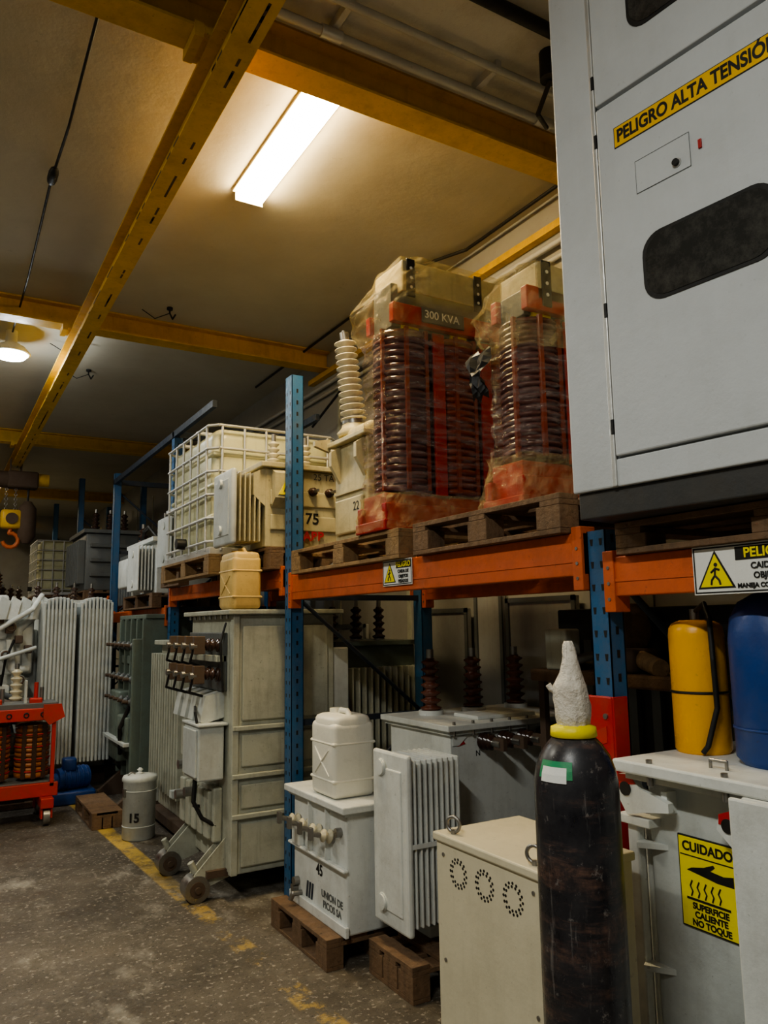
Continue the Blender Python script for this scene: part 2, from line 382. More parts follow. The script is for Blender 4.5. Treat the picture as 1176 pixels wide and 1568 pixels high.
# ---------------------------------------------------------------- pallet rack
def post(b,x,y,h,holes=True,hw=.05,dp=.08):
    b.box(x,x+.004,y-hw,y+hw,0,h,BL); b.box(x,x+dp,y-hw,y-hw+.004,0,h,BL); b.box(x,x+dp,y+hw-.004,y+hw,0,h,BL)
    b.box(x+dp-.004,x+dp,y-hw,y-.02,0,h,BL); b.box(x+dp-.004,x+dp,y+.02,y+hw,0,h,BL)
    b.box(x-.03,x+dp+.03,y-hw-.02,y+hw+.02,0,.01,BL)
    if holes:
        z=.12
        while z<h-.05:
            for dy in(-.5*hw,.5*hw):
                b.prism([(x-.001,y+dy-.007,z+.022),(x-.001,y+dy+.007,z+.022),(x-.001,y+dy+.004,z),(x-.001,y+dy-.004,z)],(.002,0,0),BK)
            b.box(x+dp*.4,x+dp*.4+.012,y-hw-.0015,y-hw+.001,z+.01,z+.035,BK); z+=.075
def frame(b,y,h,holes,**k):
    post(b,1.89,y,h,holes,**k); post(b,2.83,y,h,False)
    z=.25; k=0
    while z+.75<h:
        b.box(1.95,2.85,y-.012,y+.012,z,z+.035,DB)
        za,zb=(z,z+.75) if k%2==0 else (z+.75,z)
        b.tube([(1.95,y,za+.02),(2.85,y,zb+.02)],.013,DB,6); z+=.75;k+=1
b=MB()
frame(b,4.38,3.17,True); frame(b,7.1,3.36,True); frame(b,9.8,3.5,False); frame(b,12.5,3.9,False); frame(b,15.3,3.9,False)
frame(b,1.83,1.895,True,hw=.04,dp=.065); frame(b,-.9,1.93,False)
for (ya,yb,z0,z1) in((1.875,4.33,1.75,1.895),(-.85,1.785,1.675,1.80),(4.43,7.05,1.83,1.945),(7.15,9.75,1.66,1.78),(9.85,12.45,1.86,1.97),(12.55,15.25,1.9,2.02)):
    for x in(1.875,2.84):
        b.box(x,x+.05,ya,yb,z0,z1,OR,.004); b.box(x-.003,x,ya+.04,yb-.04,z0+.045,z0+.055,OR,0)
        for y in(ya,yb-.045):
            b.box(x-.008,x+.06,y,y+.045,z0-.05,z1+.02,OR,.003)
            for q in(.02,.07,.12): b.cyl((x-.011,y+.022,z0-.03+q),(x-.006,y+.022,z0-.03+q),.006,ST,8)
    for k in range(3): b.box(1.9,2.86,ya+.4+k*.85,ya+.46+k*.85,z1-.04,z1-.001,OR)
b.box(1.88,1.92,5.9,9.8,3.36,3.42,DB,.003); b.box(2.8,2.84,5.9,9.8,3.36,3.42,DB,.003); b.box(1.88,2.84,7.05,7.1,3.36,3.42,DB); b.box(1.88,2.84,9.76,9.8,3.36,3.42,DB)
b.box(1.862,1.882,1.775,1.885,0,1.36,RED,.004); b.box(1.866,1.93,1.770,1.782,0,1.36,RED,.003)
b.prism([(1.86,1.80,1.22),(1.86,1.885,1.19),(1.86,1.89,1.23),(1.86,1.80,1.27)],(.003,0,0),REDB)
for z in(1.3,1.0,.7): b.cyl((1.856,1.80,z),(1.862,1.80,z),.009,ST,8)
rack=b.done('pallet_rack')
def wsign(y0,y1,z0,z1,x,lines,name='warning_sign'):
    b=MB(); w=y1-y0; h=z1-z0
    b.box(x-.003,x,y0,y1,z0,z1,SW,.001); e=.004
    for a in((y0+.004,y1-.004,z0+.004,z0+.008),(y0+.004,y1-.004,z1-.008,z1-.004),(y0+.004,y0+.008,z0+.004,z1-.004),(y1-.008,y1-.004,z0+.004,z1-.004)): b.box(x-e,x-.003,*a,BK)
    t=h*.78; yc=y1-.012-t*.58; zc=z0+h*.12
    b.prism([(x-e,yc+t*.56,zc),(x-e,yc-t*.56,zc),(x-e,yc,zc+t)],(.002,0,0),BK)
    b.prism([(x-e-.001,yc+t*.47,zc+t*.05),(x-e-.001,yc-t*.47,zc+t*.05),(x-e-.001,yc,zc+t*.9)],(.002,0,0),SY)
    X=x-e-.002
    b.cyl((X,yc-.002,zc+t*.62),(X+.001,yc-.002,zc+t*.62),t*.055,BK,10)
    for P,Q in(((0,.55),(.02,.34)),((.02,.34),(.12,.22)),((.12,.22),(.14,.10)),((.02,.34),(-.10,.22)),((-.10,.22),(-.13,.10)),((0,.52),(.13,.42)),((0,.52),(-.13,.48))):
        b.cyl((X+.001,yc+P[0]*t,zc+P[1]*t),(X+.001,yc+Q[0]*t,zc+Q[1]*t),t*.03,BK,6)
    yr=yc-t*.56-.004
    b.box(x-e,x-.003,y0+.01,yr,z0+h*.66,z1-.010,BK)
    o=b.done(name); yt=(y0+.01+yr)/2; n=(yr-y0)
    text(o,lines[0],(x-e-.001,yt,z0+h*.79),h*.27,SY,bold=.0008)
    for i,s in enumerate(lines[1:]): text(o,s,(x-e-.001,yt,z0+h*(.53-.19*i)),min(h*.17,n*1.5/len(s)),BK,bold=.0006)
wsign(2.93,3.19,1.775,1.895,1.87,['PELIGRO','CAIDA DE','OBJETOS','PESADOS'])
wsign(1.10,1.44,1.665,1.80,1.866,['PELIGRO','CAIDA DE','OBJETOS','MANEJA CON CUIDADO'])
pallet(1.83,2.83,2.98,4.2,1.896,WDL); pallet(1.83,2.83,1.93,2.86,1.896,WD)
pallet(1.60,2.62,5.05,6.28,1.946,WDL); pallet(1.80,2.6,4.45,5.0,1.946,WD)
pallet(1.78,2.8,6.42,7.0,1.946,WD); pallet(1.78,2.8,7.3,8.55,1.781,WD); pallet(1.78,2.8,11.0,12.4,1.971,WD); pallet(1.5,2.6,13.9,15.2,2.021,WD)
pallet(1.84,2.8,.65,1.70,1.801,WD,h=.10)
# ---------------------------------------------------------------- high voltage cabinet
r=math.radians(6.4)
u=Vector((math.sin(r),-math.cos(r),0)); wv=Vector((math.cos(r),math.sin(r),0))
M=Matrix(((u.x,wv.x,0,1.69),(u.y,wv.y,0,1.72),(u.z,wv.z,1,0),(0,0,0,1)))
b=MB(); U=1.02
b.box(.01,U-.01,.015,.78,1.904,1.985,CABD,.004,M)
b.box(0,U,.02,.80,1.985,4.08,CAB,.004,M)
b.box(0,.160,0,.02,1.985,4.08,CAB,.006,M); b.box(U-.16,U,0,.02,1.985,4.08,CAB,.006,M)
b.box(.163,U-.163,.0,.02,1.985,2.066,CAB,.004,M)
b.box(.150,.166,-.006,.004,1.985,4.08,GALV,.003,M)
for z0,z1 in((2.073,3.172),(3.185,4.05)):
    b.box(.169,U-.169,-.008,.02,z0,z1,CAB,.005,M)
for z0,z1 in((2.49,2.695),(3.345,3.56)):
    for (a,c,e,ww) in((.303,.692,-.011,BK),(.313,.682,-.0125,GL)):
        g=0 if ww is BK else .01
        pts=[];R=.062
        for cx,cz,a0 in((c-R,z1-g-R,0),(a+R,z1-g-R,90),(a+R,z0+g+R,180),(c-R,z0+g+R,270)):
            for k in range(7):
                q=math.radians(a0+k*15); pts.append((cx+R*math.cos(q),e,cz+R*math.sin(q)))
        b.prism(pts,(0,.006,0),ww,M)
b.box(.232,.745,-.0095,-.008,3.010,3.078,BK,0,M); b.box(.235,.742,-.0105,-.009,3.013,3.075,mat('label_amber',(.86,.50,.02),dirt=.08),0,M)
b.box(.298,.472,-.0095,-.008,2.832,2.934,CAB,.0007,M)
for a in((.298,.299,2.832,2.934),(.471,.472,2.832,2.934),(.298,.472,2.832,2.8335),(.298,.472,2.9325,2.934)): b.box(a[0],a[1],-.0102,-.009,a[2],a[3],DG,0,M)
p=M@Vector((.43,-.008,2.862)); b.cyl(p,p-wv*.012,.010,BK,16); b.cyl(p,p-wv*.004,.014,GALV,16)
b.box(.497,.507,-.013,-.008,2.868,2.894,RED,.001,M)
for z in(2.14,2.5,3.05,3.25): b.box(.158,.167,-.008,0,z,z+.045,BK,.001,M)
cab=b.done('high_voltage_cabinet')
X=u.copy();Z=X.cross(Vector((0,0,1)))
c=text(cab,'PELIGRO ALTA TENSIÓN',(0,0,0),.056,BK,name='label_text',bold=.0016,align='LEFT')
Mt=Matrix((X,Vector((0,0,1)),Z)).transposed().to_4x4(); Mt.translation=M@Vector((.243,-.0112,3.043)); c.matrix_world=Mt
bpy.context.view_layer.update()
wd=c.dimensions.x
if wd>.01: c.matrix_world=Mt@Matrix.Diagonal((.485/wd,1,1,1))
# ---------------------------------------------------------------- gas cylinder foreground
b=MB(); c=(1.37,1.434,0)
b.lathe(c,[(.085,0),(.1,.015),(.1,1.19),(.099,1.22),(.094,1.25),(.083,1.28),(.066,1.305),(.05,1.322),(.035,1.33)],GASB,48)
b.lathe(c,[(.052,1.322),(.056,1.324),(.054,1.345),(.036,1.352)],SY,32)
b.lathe(c,[(.0375,1.345),(.0365,1.40),(.036,1.43),(.028,1.47),(.02,1.50),(.014,1.535),(.005,1.54)],TAPE,24)
shell(b,1.37,1.434,interp([(1.345,.037,.037,0,0),(1.365,.043,.043,0,0),(1.40,.042,.042,0,0),(1.44,.040,.040,-.003,0),(1.46,.031,.031,-.002,0),(1.48,.022,.022,0,0),(1.51,.017,.017,0,0),(1.54,.014,.014,-.002,0),(1.55,.008,.008,-.002,0)],22),TAPE,30,.0016,1.0,True,True)
b.tube([(1.35,1.45,1.42),(1.335,1.468,1.435),(1.33,1.472,1.445)],.008,TAPE,6)
for mm,q0,q1,za,zb,e in((GRN,168,222,1.236,1.275,.0012),(SW,174,214,1.228,1.262,.002)):
    vs=[];n=12
    def rr(z): return .099-(z-1.22)/.03*.005 if z<1.25 else .094-(z-1.25)/.03*.011
    zs=[za,(za+zb)/2,zb]
    for k in range(n+1):
        a=math.radians(q0+(q1-q0)*k/n)
        for z in zs:
            R=rr(z)+e+.001; vs.append((1.37+R*math.cos(a),1.434+R*math.sin(a),z))
    b.add(vs,[[3*k+j,3*k+3+j,3*k+4+j,3*k+1+j] for k in range(n) for j in range(2)],mm)
b.done('gas_cylinder')
# ---------------------------------------------------------------- cream box with fan grilles
b=MB(); b.box(1.40,1.735,1.61,2.09,.0,.94,BOXB,.006); b.box(1.392,1.742,1.603,2.098,.935,.96,BOXB,.005)
for yc in(1.725,1.85,1.975):
    for R,n in((.040,16),(.031,13)):
        for k in range(n):
            a=2*math.pi*k/n; b.cyl((1.3992,yc+R*math.cos(a),.862+R*math.sin(a)),(1.401,yc+R*math.cos(a),.862+R*math.sin(a)),.0042,BK,8)
for z in(.25,.6,.9): 
    for y in(1.64,2.05): b.cyl((1.397,y,z),(1.401,y,z),.006,ST,8)
for y in(1.66,2.03): b.torus((1.425,y,.988),.022,.0055,(1,.5,0),ST); b.cyl((1.425,y,.958),(1.425,y,.972),.008,ST)
b.done('ventilated_control_box')
# ---------------------------------------------------------------- right transformer with signs
b=MB()
b.box(1.85,2.7,.55,1.64,.14,1.16,W,.004); b.box(1.75,2.8,.45,1.68,1.165,1.2,W2,.006); b.box(1.775,2.78,.48,1.655,1.145,1.165,W,.002)
b.box(1.9,2.65,.6,1.6,.0,.14,RUST)
for k in range(5): y=.6+k*.24; b.cyl((1.77,y,1.14),(1.77,y,1.21),.009,ST,8)
def lug(y,z):
    b.prism([(1.79,y+.07,z),(1.79,y+.055,z+.05),(1.79,y+.01,z+.055),(1.79,y-.02,z+.02),(1.79,y-.12,z-.005),(1.79,y-.12,z-.03),(1.79,y-.03,z-.045),(1.79,y+.03,z-.06)],(.02,0,0),W2)
    b.prism([(1.788,y+.07,z),(1.788,y+.055,z+.05),(1.788,y+.01,z+.055),(1.788,y-.01,z+.03),(1.788,y+.02,z+.025)],(.001,0,0),RED)
    b.cyl((1.786,y+.03,z+.012),(1.811,y+.03,z+.012),.02,BK,18); b.box(1.81,1.86,y-.1,y-.08,z-.04,z+.02,W2)
lug(1.64,1.10)
b.prism([(1.79,1.31,1.12),(1.79,1.36,1.10),(1.79,1.37,1.06),(1.79,1.29,.99),(1.79,1.28,1.0)],(.02,0,0),W2); b.prism([(1.788,1.31,1.12),(1.788,1.36,1.10),(1.788,1.362,1.075),(1.788,1.30,1.08)],(.001,0,0),RED)
b.cyl((1.786,1.335,1.075),(1.811,1.335,1.075),.018,BK,18)
fins(b,1.87,2.6,1.66,1.745,.2,1.02,3,'Y',W2,.018)
b.box(1.80,1.86,1.60,1.72,1.01,1.035,W2,.003); b.box(1.82,1.85,1.66,1.70,.2,1.01,W2,.006)
for z in(.3,.62,.95): b.prism([(1.85,1.58,z),(1.80,1.65,z),(1.85,1.68,z)],(0,0,.015),W2)
for k in range(6): x=1.72+k*.03; b.box(x-.005,x+.01,.85,1.262,.2,1.165,W2,.006)
b.box(1.70,1.715,.85,1.265,.18,1.17,W2,.006)
b.tube([(1.85,1.42,1.2),(1.85,1.42,1.222),(1.85,1.37,1.222),(1.85,1.37,1.2)],.005,ST,6)
b.box(1.845,1.851,1.352,1.542,.768,1.008,BK,.001); b.box(1.8435,1.846,1.356,1.538,.772,1.004,SY,.001)
b.box(1.8425,1.844,1.36,1.534,.955,.958,BK)
b.prism([(1.8425,1.515,.918),(1.8425,1.50,.926),(1.8425,1.46,.935),(1.8425,1.43,.948),(1.8425,1.425,.942),(1.8425,1.44,.930),(1.8425,1.40,.926),(1.8425,1.37,.932),(1.8425,1.37,.905),(1.8425,1.42,.905),(1.8425,1.47,.912)],(.001,0,0),BK)
for k in range(5): b.tube([(1.843,1.505-k*.022,.852),(1.843,1.50-k*.022,.865),(1.843,1.507-k*.022,.878),(1.843,1.50-k*.022,.893)],.0022,BK,5)
b.box(1.8425,1.844,1.385,1.52,.842,.848,BK)
b.prism([(1.848,1.20,.42),(1.848,1.30,.35),(1.848,1.36,.42),(1.848,1.30,.40)],(.002,0,0),RED)
b.prism([(1.848,1.26,.46),(1.848,1.31,.46),(1.848,1.285,.50)],(.002,0,0),RED)
o=b.done('power_transformer')
text(o,'CUIDADO',(1.8428,1.447,.980),.034,BK,bold=.001)
for i,s in enumerate(('SUPERFICIE','CALIENTE','NO TOQUE')): text(o,s,(1.8428,1.447,.828-.0215*i),.0225,BK,bold=.0008)
b=MB(); c=(2.06,1.60,1.2005)
b.lathe(c,[(.076,0),(.082,.01),(.082,.35),(.079,.372),(.07,.385),(.055,.392),(.03,.396)],YG,32)
b.torus((2.06,1.60,1.38),.0825,.004,(0,0,1),BK,28); b.torus((2.06,1.60,1.59),.045,.006,(0,0,1),YG)
b.cyl((2.06,1.6,1.59),(2.06,1.6,1.63),.014,ST); b.tube([(2.06,1.6,1.62),(2.03,1.54,1.645),(2.01,1.51,1.60),(2.00,1.50,1.48),(2.01,1.505,1.34),(1.99,1.53,1.23),(1.985,1.545,1.21)],.008,BK)
b.done('yellow_gas_cylinder')
b=MB(); c=(2.05,1.325,1.2005); b.lathe(c,[(.11,0),(.128,.02),(.128,.34),(.120,.40),(.095,.445),(.05,.47)],BG,36); b.torus((2.05,1.325,1.3),.1285,.004,(0,0,1),BG); b.torus((2.05,1.325,1.68),.06,.008,(0,0,1),BG); b.cyl((2.05,1.325,1.66),(2.05,1.325,1.7),.02,ST); b.done('blue_gas_cylinder')
# clutter at the back of the bay
b=MB()
b.box(2.98,3.2,1.9,3.2,.0,1.66,BK,.01); b.box(2.95,3.2,-.6,1.75,0,1.62,DG,.01)
for k in range(9): b.box(2.95,2.98,1.95+k*.14,2.0+k*.14,.15,1.5,DG)
b.lathe((2.85,2.62,1.55),[(.02,0),(.13,.0),(.13,.03),(.06,.04),(.06,.14),(.13,.15),(.13,.18),(.02,.18)],WD,24,(1,.4,0)); b.box(2.68,3.0,2.0,3.1,1.30,1.36,WD,.01)
b.torus((2.8,2.75,1.41),.10,.022,(.1,.3,1),DG); b.box(2.72,2.90,2.45,2.60,1.36,1.47,RUST,.02); b.cyl((2.72,2.3,1.39),(2.8,2.5,1.43),.04,WDL,14); b.box(2.7,2.8,2.85,3.0,1.36,1.56,GB,.01)
b.box(2.70,2.73,2.02,2.06,0,1.30,RUST); b.box(2.70,2.73,3.02,3.06,0,1.30,RUST)
b.done('scrap_switchgear')
# ---------------------------------------------------------------- transformer C
b=MB()
b.box(2.32,3.2,3.31,3.9,.2,1.05,W2,.004); b.box(2.28,3.22,3.27,3.95,1.055,1.085,W2,.004); b.box(2.30,3.2,3.29,3.93,1.035,1.055,W)
b.box(2.1,3.1,3.2,3.85,.15,.2,W)
b.box(2.55,2.95,3.38,3.6,1.085,1.105,W2,.004)
for k in range(8): b.cyl((2.33+k*.12,3.29,1.03),(2.33+k*.12,3.29,1.1),.008,ST,8)
for x in(2.5,2.8,3.12): 
    insul(b,(x,3.75,1.10),(0,0,1),.30,.062,7,BRR,ST); b.cyl((x,3.75,1.085),(x,3.75,1.11),.07,W2,18)
for x in(2.52,2.65,2.78,2.91):
    insul(b,(x,3.31,.99),(0,-1,0),.10,.045,3,BR,None); b.cyl((x,3.22,.99),(x,3.15,.99),.02,ST,10); b.box(x-.012,x+.012,3.12,3.2,.96,1.02,RUST)
b.prism([(2.38,3.306,1.025),(2.41,3.306,.985),(2.36,3.306,.975)],(0,.004,0),RED)
b.prism([(2.33,3.304,.98),(2.37,3.304,.98),(2.42,3.304,1.02),(2.33,3.304,1.04)],(0,.004,0),W2)
fins(b,1.93,2.20,3.06,3.36,.26,.98,9,'X',W2,.012)
b.box(1.895,1.925,3.05,3.365,.23,1.005,W2,.012); b.box(1.888,1.9,3.10,3.315,.30,.93,W2,.006)
for z in(.33,.93): b.cyl((1.875,3.27,z),(1.90,3.27,z),.035,W2,18); b.torus((1.888,3.27,z),.035,.006,(1,0,0),W)
for z in(.33,.9): b.cyl((2.18,3.2,z),(2.36,3.4,z),.035,W2)
b.box(1.92,2.21,3.052,3.058,.60,.62,W2)
o=b.done('distribution_transformer')
text(o,'N',(2.49,3.308,.93),.04,BK,'-Y')
pallet(1.86,2.9,2.98,3.36,0,WD,h=.15)
# ---------------------------------------------------------------- small transformer 45
b=MB()
b.box(1.79,2.2,3.44,4.06,.14,.70,W2,.01); b.box(1.75,2.24,3.40,4.11,.70,.735,W2,.006); b.box(1.77,2.22,3.42,4.09,.685,.70,W)
b.box(1.760,1.79,3.42,4.08,.43,.445,W2,.006)
b.box(1.77,1.79,3.42,4.08,.14,.19,W2,.004)
for k in range(4):
    y=3.98-k*.13; insul(b,(1.79,y,.56),(-1,0,.25),.07,.035,2,PORC,ST,12); b.cyl((1.72,y,.58),(1.68,y,.59),.01,ST)
    b.box(1.66,1.68,y-.015,y+.015,.56,.62,ST,.003)
b.box(1.755,1.79,3.92,4.02,.44,.56,W2,.01)
for (y,z) in((4.0,.25),(4.02,.21),(3.5,.6)): b.cyl((1.76,y,z),(1.80,y,z),.022,ST,14)
for k in range(3): b.prism([(1.786,3.90-k*.03,.20),(1.786,3.885-k*.03,.20),(1.786,3.87-k*.03,.28),(1.786,3.885-k*.03,.28)],(.005,0,0),DB)
b.tube([(1.79,3.96,.20),(1.74,3.96,.20),(1.73,3.97,.17)],.014,ST)
for y in(3.62,3.82): b.box(1.765,1.79,y,y+.01,.445,.70,W2)
o=b.done('distribution_transformer')
text(o,'45',(1.7885,3.74,.365),.075,BK,bold=.0015); text(o,'UNION DE\nPICOS SA',(1.7885,3.60,.24),.048,DG,bold=.001)
pallet(1.69,2.3,3.46,4.14,0,WD)
jerry((1.90,3.69,.736),.27,.24,.43,JW)
# ---------------------------------------------------------------- big wheeled transformer
b=MB(); x0,x1,y0,y1=1.62,2.3,4.58,5.46
b.box(x0,x1,y0,y1,.15,1.67,GB,.008); b.box(x0-.05,x1+.05,y0-.05,y1+.05,1.67,1.70,GB,.006)
for k in range(8): b.cyl((x0-.03,y0+.05+k*.11,1.645),(x0-.03,y0+.05+k*.11,1.6999),.009,ST,8)
for za,zb in((.19,.44),(.52,.66),(.76,.95),(1.03,1.6)):
    b.box(x0+.05,x1-.05,y0-.018,y0,za,zb,GB,.008)
for z in(.48,.71,.99): b.box(x0-.01,x1,y0-.03,y0,z-.015,z+.012,GB,.004)
b.box(x0-.012,x0+.03,y0-.02,y0+.03,.15,1.67,GB,.005)
for za,zb in((.3,.62),(.72,1.0)): 
    b.box(1.56,1.62,4.75,5.42,za,zb,GB,.012)
    for k in range(5): b.box(1.535,1.565,4.78+k*.13,4.87+k*.13,za+.02,zb-.02,GB,.01)
b.box(1.55,1.62,4.70,5.42,1.38,1.42,GB,.004); b.box(1.59,1.62,4.70,5.42,1.2,1.56,DG,.006)
for row,z in((0,1.48),(1,1.30)):
    for k in range(4):
        y=4.76+k*.18; insul(b,(1.59,y,z),(-1,0,.1),.10,.045,3,BR,RUST,12); b.box(1.42,1.49,y-.02,y+.02,z-.05,z+.06,RUST,.004)
        b.cyl((1.40,y,z+.0),(1.44,y,z),.022,ST,10); b.tube([(1.42,y,z-.02),(1.41,y+.03,z-.10),(1.50,y+.05,z-.13)],.008,BK,6)
for k in range(4):
    y=4.75+k*.17; b.prism([(1.62,y,1.20),(1.50,y,1.17),(1.47,y,1.02),(1.50,y,1.01),(1.62,y,1.04)],(0,.10,0),W)
b.box(1.44,1.60,4.68,4.98,.68,1.0,W,.01); b.box(1.425,1.442,4.70,4.96,.70,.98,W,.006); b.box(1.43,1.62,4.66,5.0,1.0,1.015,W,.004)
b.tube([(1.46,4.81,.68),(1.45,4.80,.55),(1.5,4.78,.45),(1.58,4.76,.40)],.012,BK); b.tube([(1.5,4.91,.68),(1.49,4.91,.5),(1.55,4.96,.48)],.01,BK)
b.tube([(1.45,4.74,1.0),(1.44,4.76,1.08),(1.5,4.96,1.1),(1.55,5.06,1.0)],.009,BK)
b.tube([(1.6,4.68,1.62),(1.56,4.66,1.5),(1.58,4.66,1.2)],.007,BK,6)
for y in(4.72,5.32):
    for dy in(-.03,.05):
        b.prism([(1.66,y+dy,.30),(1.62,y+dy,.34),(1.44,y+dy,.16),(1.40,y+dy,.10),(1.46,y+dy,.06),(1.66,y+dy,.12)],(0,.012,0),GB)
    b.cyl((1.45,y-.045,.075),(1.45,y+.065,.075),.075,ST,24); b.cyl((1.45,y-.05,.075),(1.45,y-.045,.075),.045,RUST,18); b.cyl((1.45,y-.065,.075),(1.45,y+.09,.075),.018,RUST)
    b.tube([(1.45,y+.01,.16),(1.42,y+.01,.22)],.02,GB)
    b.cyl((2.2,y-.045,.075),(2.2,y+.065,.075),.075,ST,20); b.box(2.1,2.28,y-.05,y+.08,.1,.16,GB)
b.box(1.5,2.3,4.66,4.72,.13,.17,RUST); b.box(1.5,2.3,5.3,5.36,.13,.17,RUST)
for (y,z) in((5.1,.55),(5.3,.5),(5.25,.7)): b.cyl((1.48,y,z),(1.58,y,z),.03,ST,12)
b.box(x1-.1,x1+.12,y0+.02,y0+.1,.95,1.45,W,.01)
b.done('wheeled_power_transformer')
jerry((1.69,4.68,1.7005),.27,.19,.385,JY,sq=.3)
# transformer behind with corrugated wall
b=MB(); b.box(2.45,3.1,4.85,5.7,.2,1.45,GR,.01); b.box(2.42,3.13,4.80,5.75,1.45,1.48,GR)
for k in range(13): b.box(2.47+k*.05,2.485+k*.05,4.74,4.86,.35,1.3,GB,.004)
b.box(2.45,2.6,4.8,5.6,0,.2,RUST)
for k in range(3): insul(b,(2.6+k*.2,5.2,1.48),(0,0,1),.25,.05,5,BR,ST)
b.done('corrugated_tank_transformer')
# ribbed unit
b=MB(); b.box(1.78,2.4,5.98,6.9,.12,1.45,GB,.01); b.box(1.72,2.45,5.92,6.92,1.45,1.49,GB,.006); b.box(1.7,2.4,5.95,6.85,.05,.12,RUST)
for k in range(12): b.box(1.68,1.78,6.0+k*.075,6.025+k*.075,.3,1.38,GB,.005)
for k in range(8): b.box(1.80+k*.07,1.82+k*.07,5.9,5.98,.3,1.38,GB,.005)
for (xx,yy) in((1.72,6.0),(1.72,6.8),(2.3,6.0),(2.3,6.8)): b.box(xx,xx+.08,yy,yy+.08,0,.05,RUST)
b.box(1.62,1.8,5.9,5.96,.35,.40,W); b.done('ribbed_tank_transformer')
# dark green transformer
b=MB(); b.box(1.75,2.5,7.18,8.25,.2,1.68,GR,.01); b.box(1.70,2.55,7.16,8.28,1.68,1.72,GR,.006)
b.box(1.70,1.76,7.2,8.2,1.25,1.33,GR,.01)
for k in range(5):
    for z in(1.42,1.12,.92): insul(b,(1.75,7.30+k*.2,z),(-1,0,.1),.16,.045,3,DG,RUST,10)
b.box(1.58,1.75,7.3,7.7,.5,.8,GR,.02); b.box(1.60,1.75,7.75,8.15,.35,1.0,GR,.02)
for k in range(5): b.box(1.68,1.76,7.18+k*.24,7.22+k*.24,.2,1.68,GR,.006)
for y in(7.25,8.05): b.prism([(1.75,y,.25),(1.5,y,.05),(1.5,y,0),(2.5,y,0),(2.5,y,.2)],(0,.06,0),RUST)
b.tube([(1.62,7.35,.9),(1.55,7.4,.7),(1.6,7.6,.45)],.02,BK)
b.box(1.55,1.7,7.25,8.2,.55,.58,W,.004); b.box(1.6,1.7,7.2,7.25,.3,1.5,GR,.01)
for k in range(4): insul(b,(2.1,7.4+k*.22,1.72),(0,0,1),.2,.05,4,BR,ST)
b.done('oil_transformer')
pallet(1.22,1.46,6.75,7.55,0,WD,h=.13)
b=MB(); c=(1.49,6.33,0)
b.lathe(c,[(.11,0),(.122,.01),(.122,.42),(.132,.43),(.132,.45),(.125,.465),(.06,.475),(.0,.478)],W,32); insul(b,(1.49,6.33,.47),(0,0,1),.05,.026,2,W2,None,12)
b.box(1.36,1.39,6.28,6.32,.32,.38,ST); b.box(1.605,1.63,6.31,6.35,.26,.36,W,.004); b.torus((1.43,6.33,.46),.03,.006,(0,1,0),ST)
for z in(.1,.36): b.torus((1.49,6.33,z),.1225,.004,(0,0,1),W,28)
o=b.done('pole_transformer'); c=text(o,'15',(1.35,6.117,.12),.09,BK,'-Y',bold=.003)
c.matrix_world=Matrix.Translation((1.425,6.221,.17))@Matrix.Rotation(math.radians(-32),4,'Z')@Matrix.Rotation(math.radians(90),4,'X')
# white transformer with radiator banks
b=MB()
def bank(xa,xb,y,z0,z1,n,dep,m):
    w=xb-xa
    for k in range(n):
        f=(k+.5)/n; h=z1-.10*(1-math.sqrt(max(0,1-(2*f-1)**2)))
        xx=xa+w*f; t=w/n*.36
        b.box(xx-t,xx+t,y,y+dep,z0,h,m,t*.7)
    b.box(xa+.01,xb-.01,y+.03,y+dep-.02,z0+.04,z1-.12,m,.01)
    b.cyl(((xa+xb)/2,y+dep,z1-.2),((xa+xb)/2,y+dep+.25,z1-.2),.06,m)
    b.cyl(((xa+xb)/2,y+dep,z0+.15),((xa+xb)/2,y+dep+.25,z0+.15),.06,m)
for xa,xb in((.98,1.30),(1.33,1.66)): bank(xa,xb,8.38,.28,1.92,9,.34,W)
b.box(1.0,1.68,8.85,10.4,.15,1.85,W,.01); b.box(.95,1.72,8.8,10.45,1.85,1.9,W,.006)
b.box(.72,1.0,8.9,9.5,.9,1.6,W,.02)
for k in range(4): insul(b,(1.0+k*.2,9.1+k*.1,1.9),(0,0,1),.16,.045,4,BR,ST)
b.tube([(.8,8.8,.3),(.8,8.8,1.6),(.95,8.8,1.75)],.045,W2,12); b.tube([(.9,8.75,1.2),(.75,8.7,1.2),(.72,8.7,1.5)],.035,W2,12)
for (x,z) in((.72,1.62),(.82,1.1),(.68,1.35)): b.cyl((x,8.62,z),(x,8.78,z),.05,W,18); b.torus((x,8.6,z),.035,.01,(0,1,0),RUST)
b.box(.60,.74,8.7,8.95,.75,1.05,W,.02); b.tube([(.66,8.7,1.05),(.68,8.6,1.3),(.75,8.6,1.5)],.012,BK); b.tube([(.7,8.65,.9),(.78,8.6,.6),(.8,8.6,.3)],.012,BK)
b.box(.6,1.7,8.8,10.4,0,.15,RUST); b.box(.62,.95,8.8,8.9,1.15,1.8,W2,.02); b.box(.55,.70,8.75,8.85,1.5,1.95,W2,.03)
for k in range(5): b.prism([(.56+k*.10,8.55+k*.03,1.70),(.62+k*.10,8.55+k*.03,1.93),(.70+k*.10,8.55+k*.03,1.88),(.66+k*.10,8.55+k*.03,1.70)],(0,.12,0),W2 if k%2 else W)
for k in range(4): b.box(.58+k*.09,.65+k*.09,8.60,8.72,1.66-k*.1,1.74-k*.1,RUST,.01)
b.tube([(.60,8.6,1.60),(.9,8.55,1.80),(1.0,8.7,1.95)],.025,W2); b.tube([(.58,8.55,1.3),(.95,8.52,1.42)],.02,W); b.tube([(.60,8.52,1.0),(.95,8.52,.85),(.95,8.52,.4)],.03,DG)
b.done('radiator_power_transformer')
b=MB(); random.seed(3)
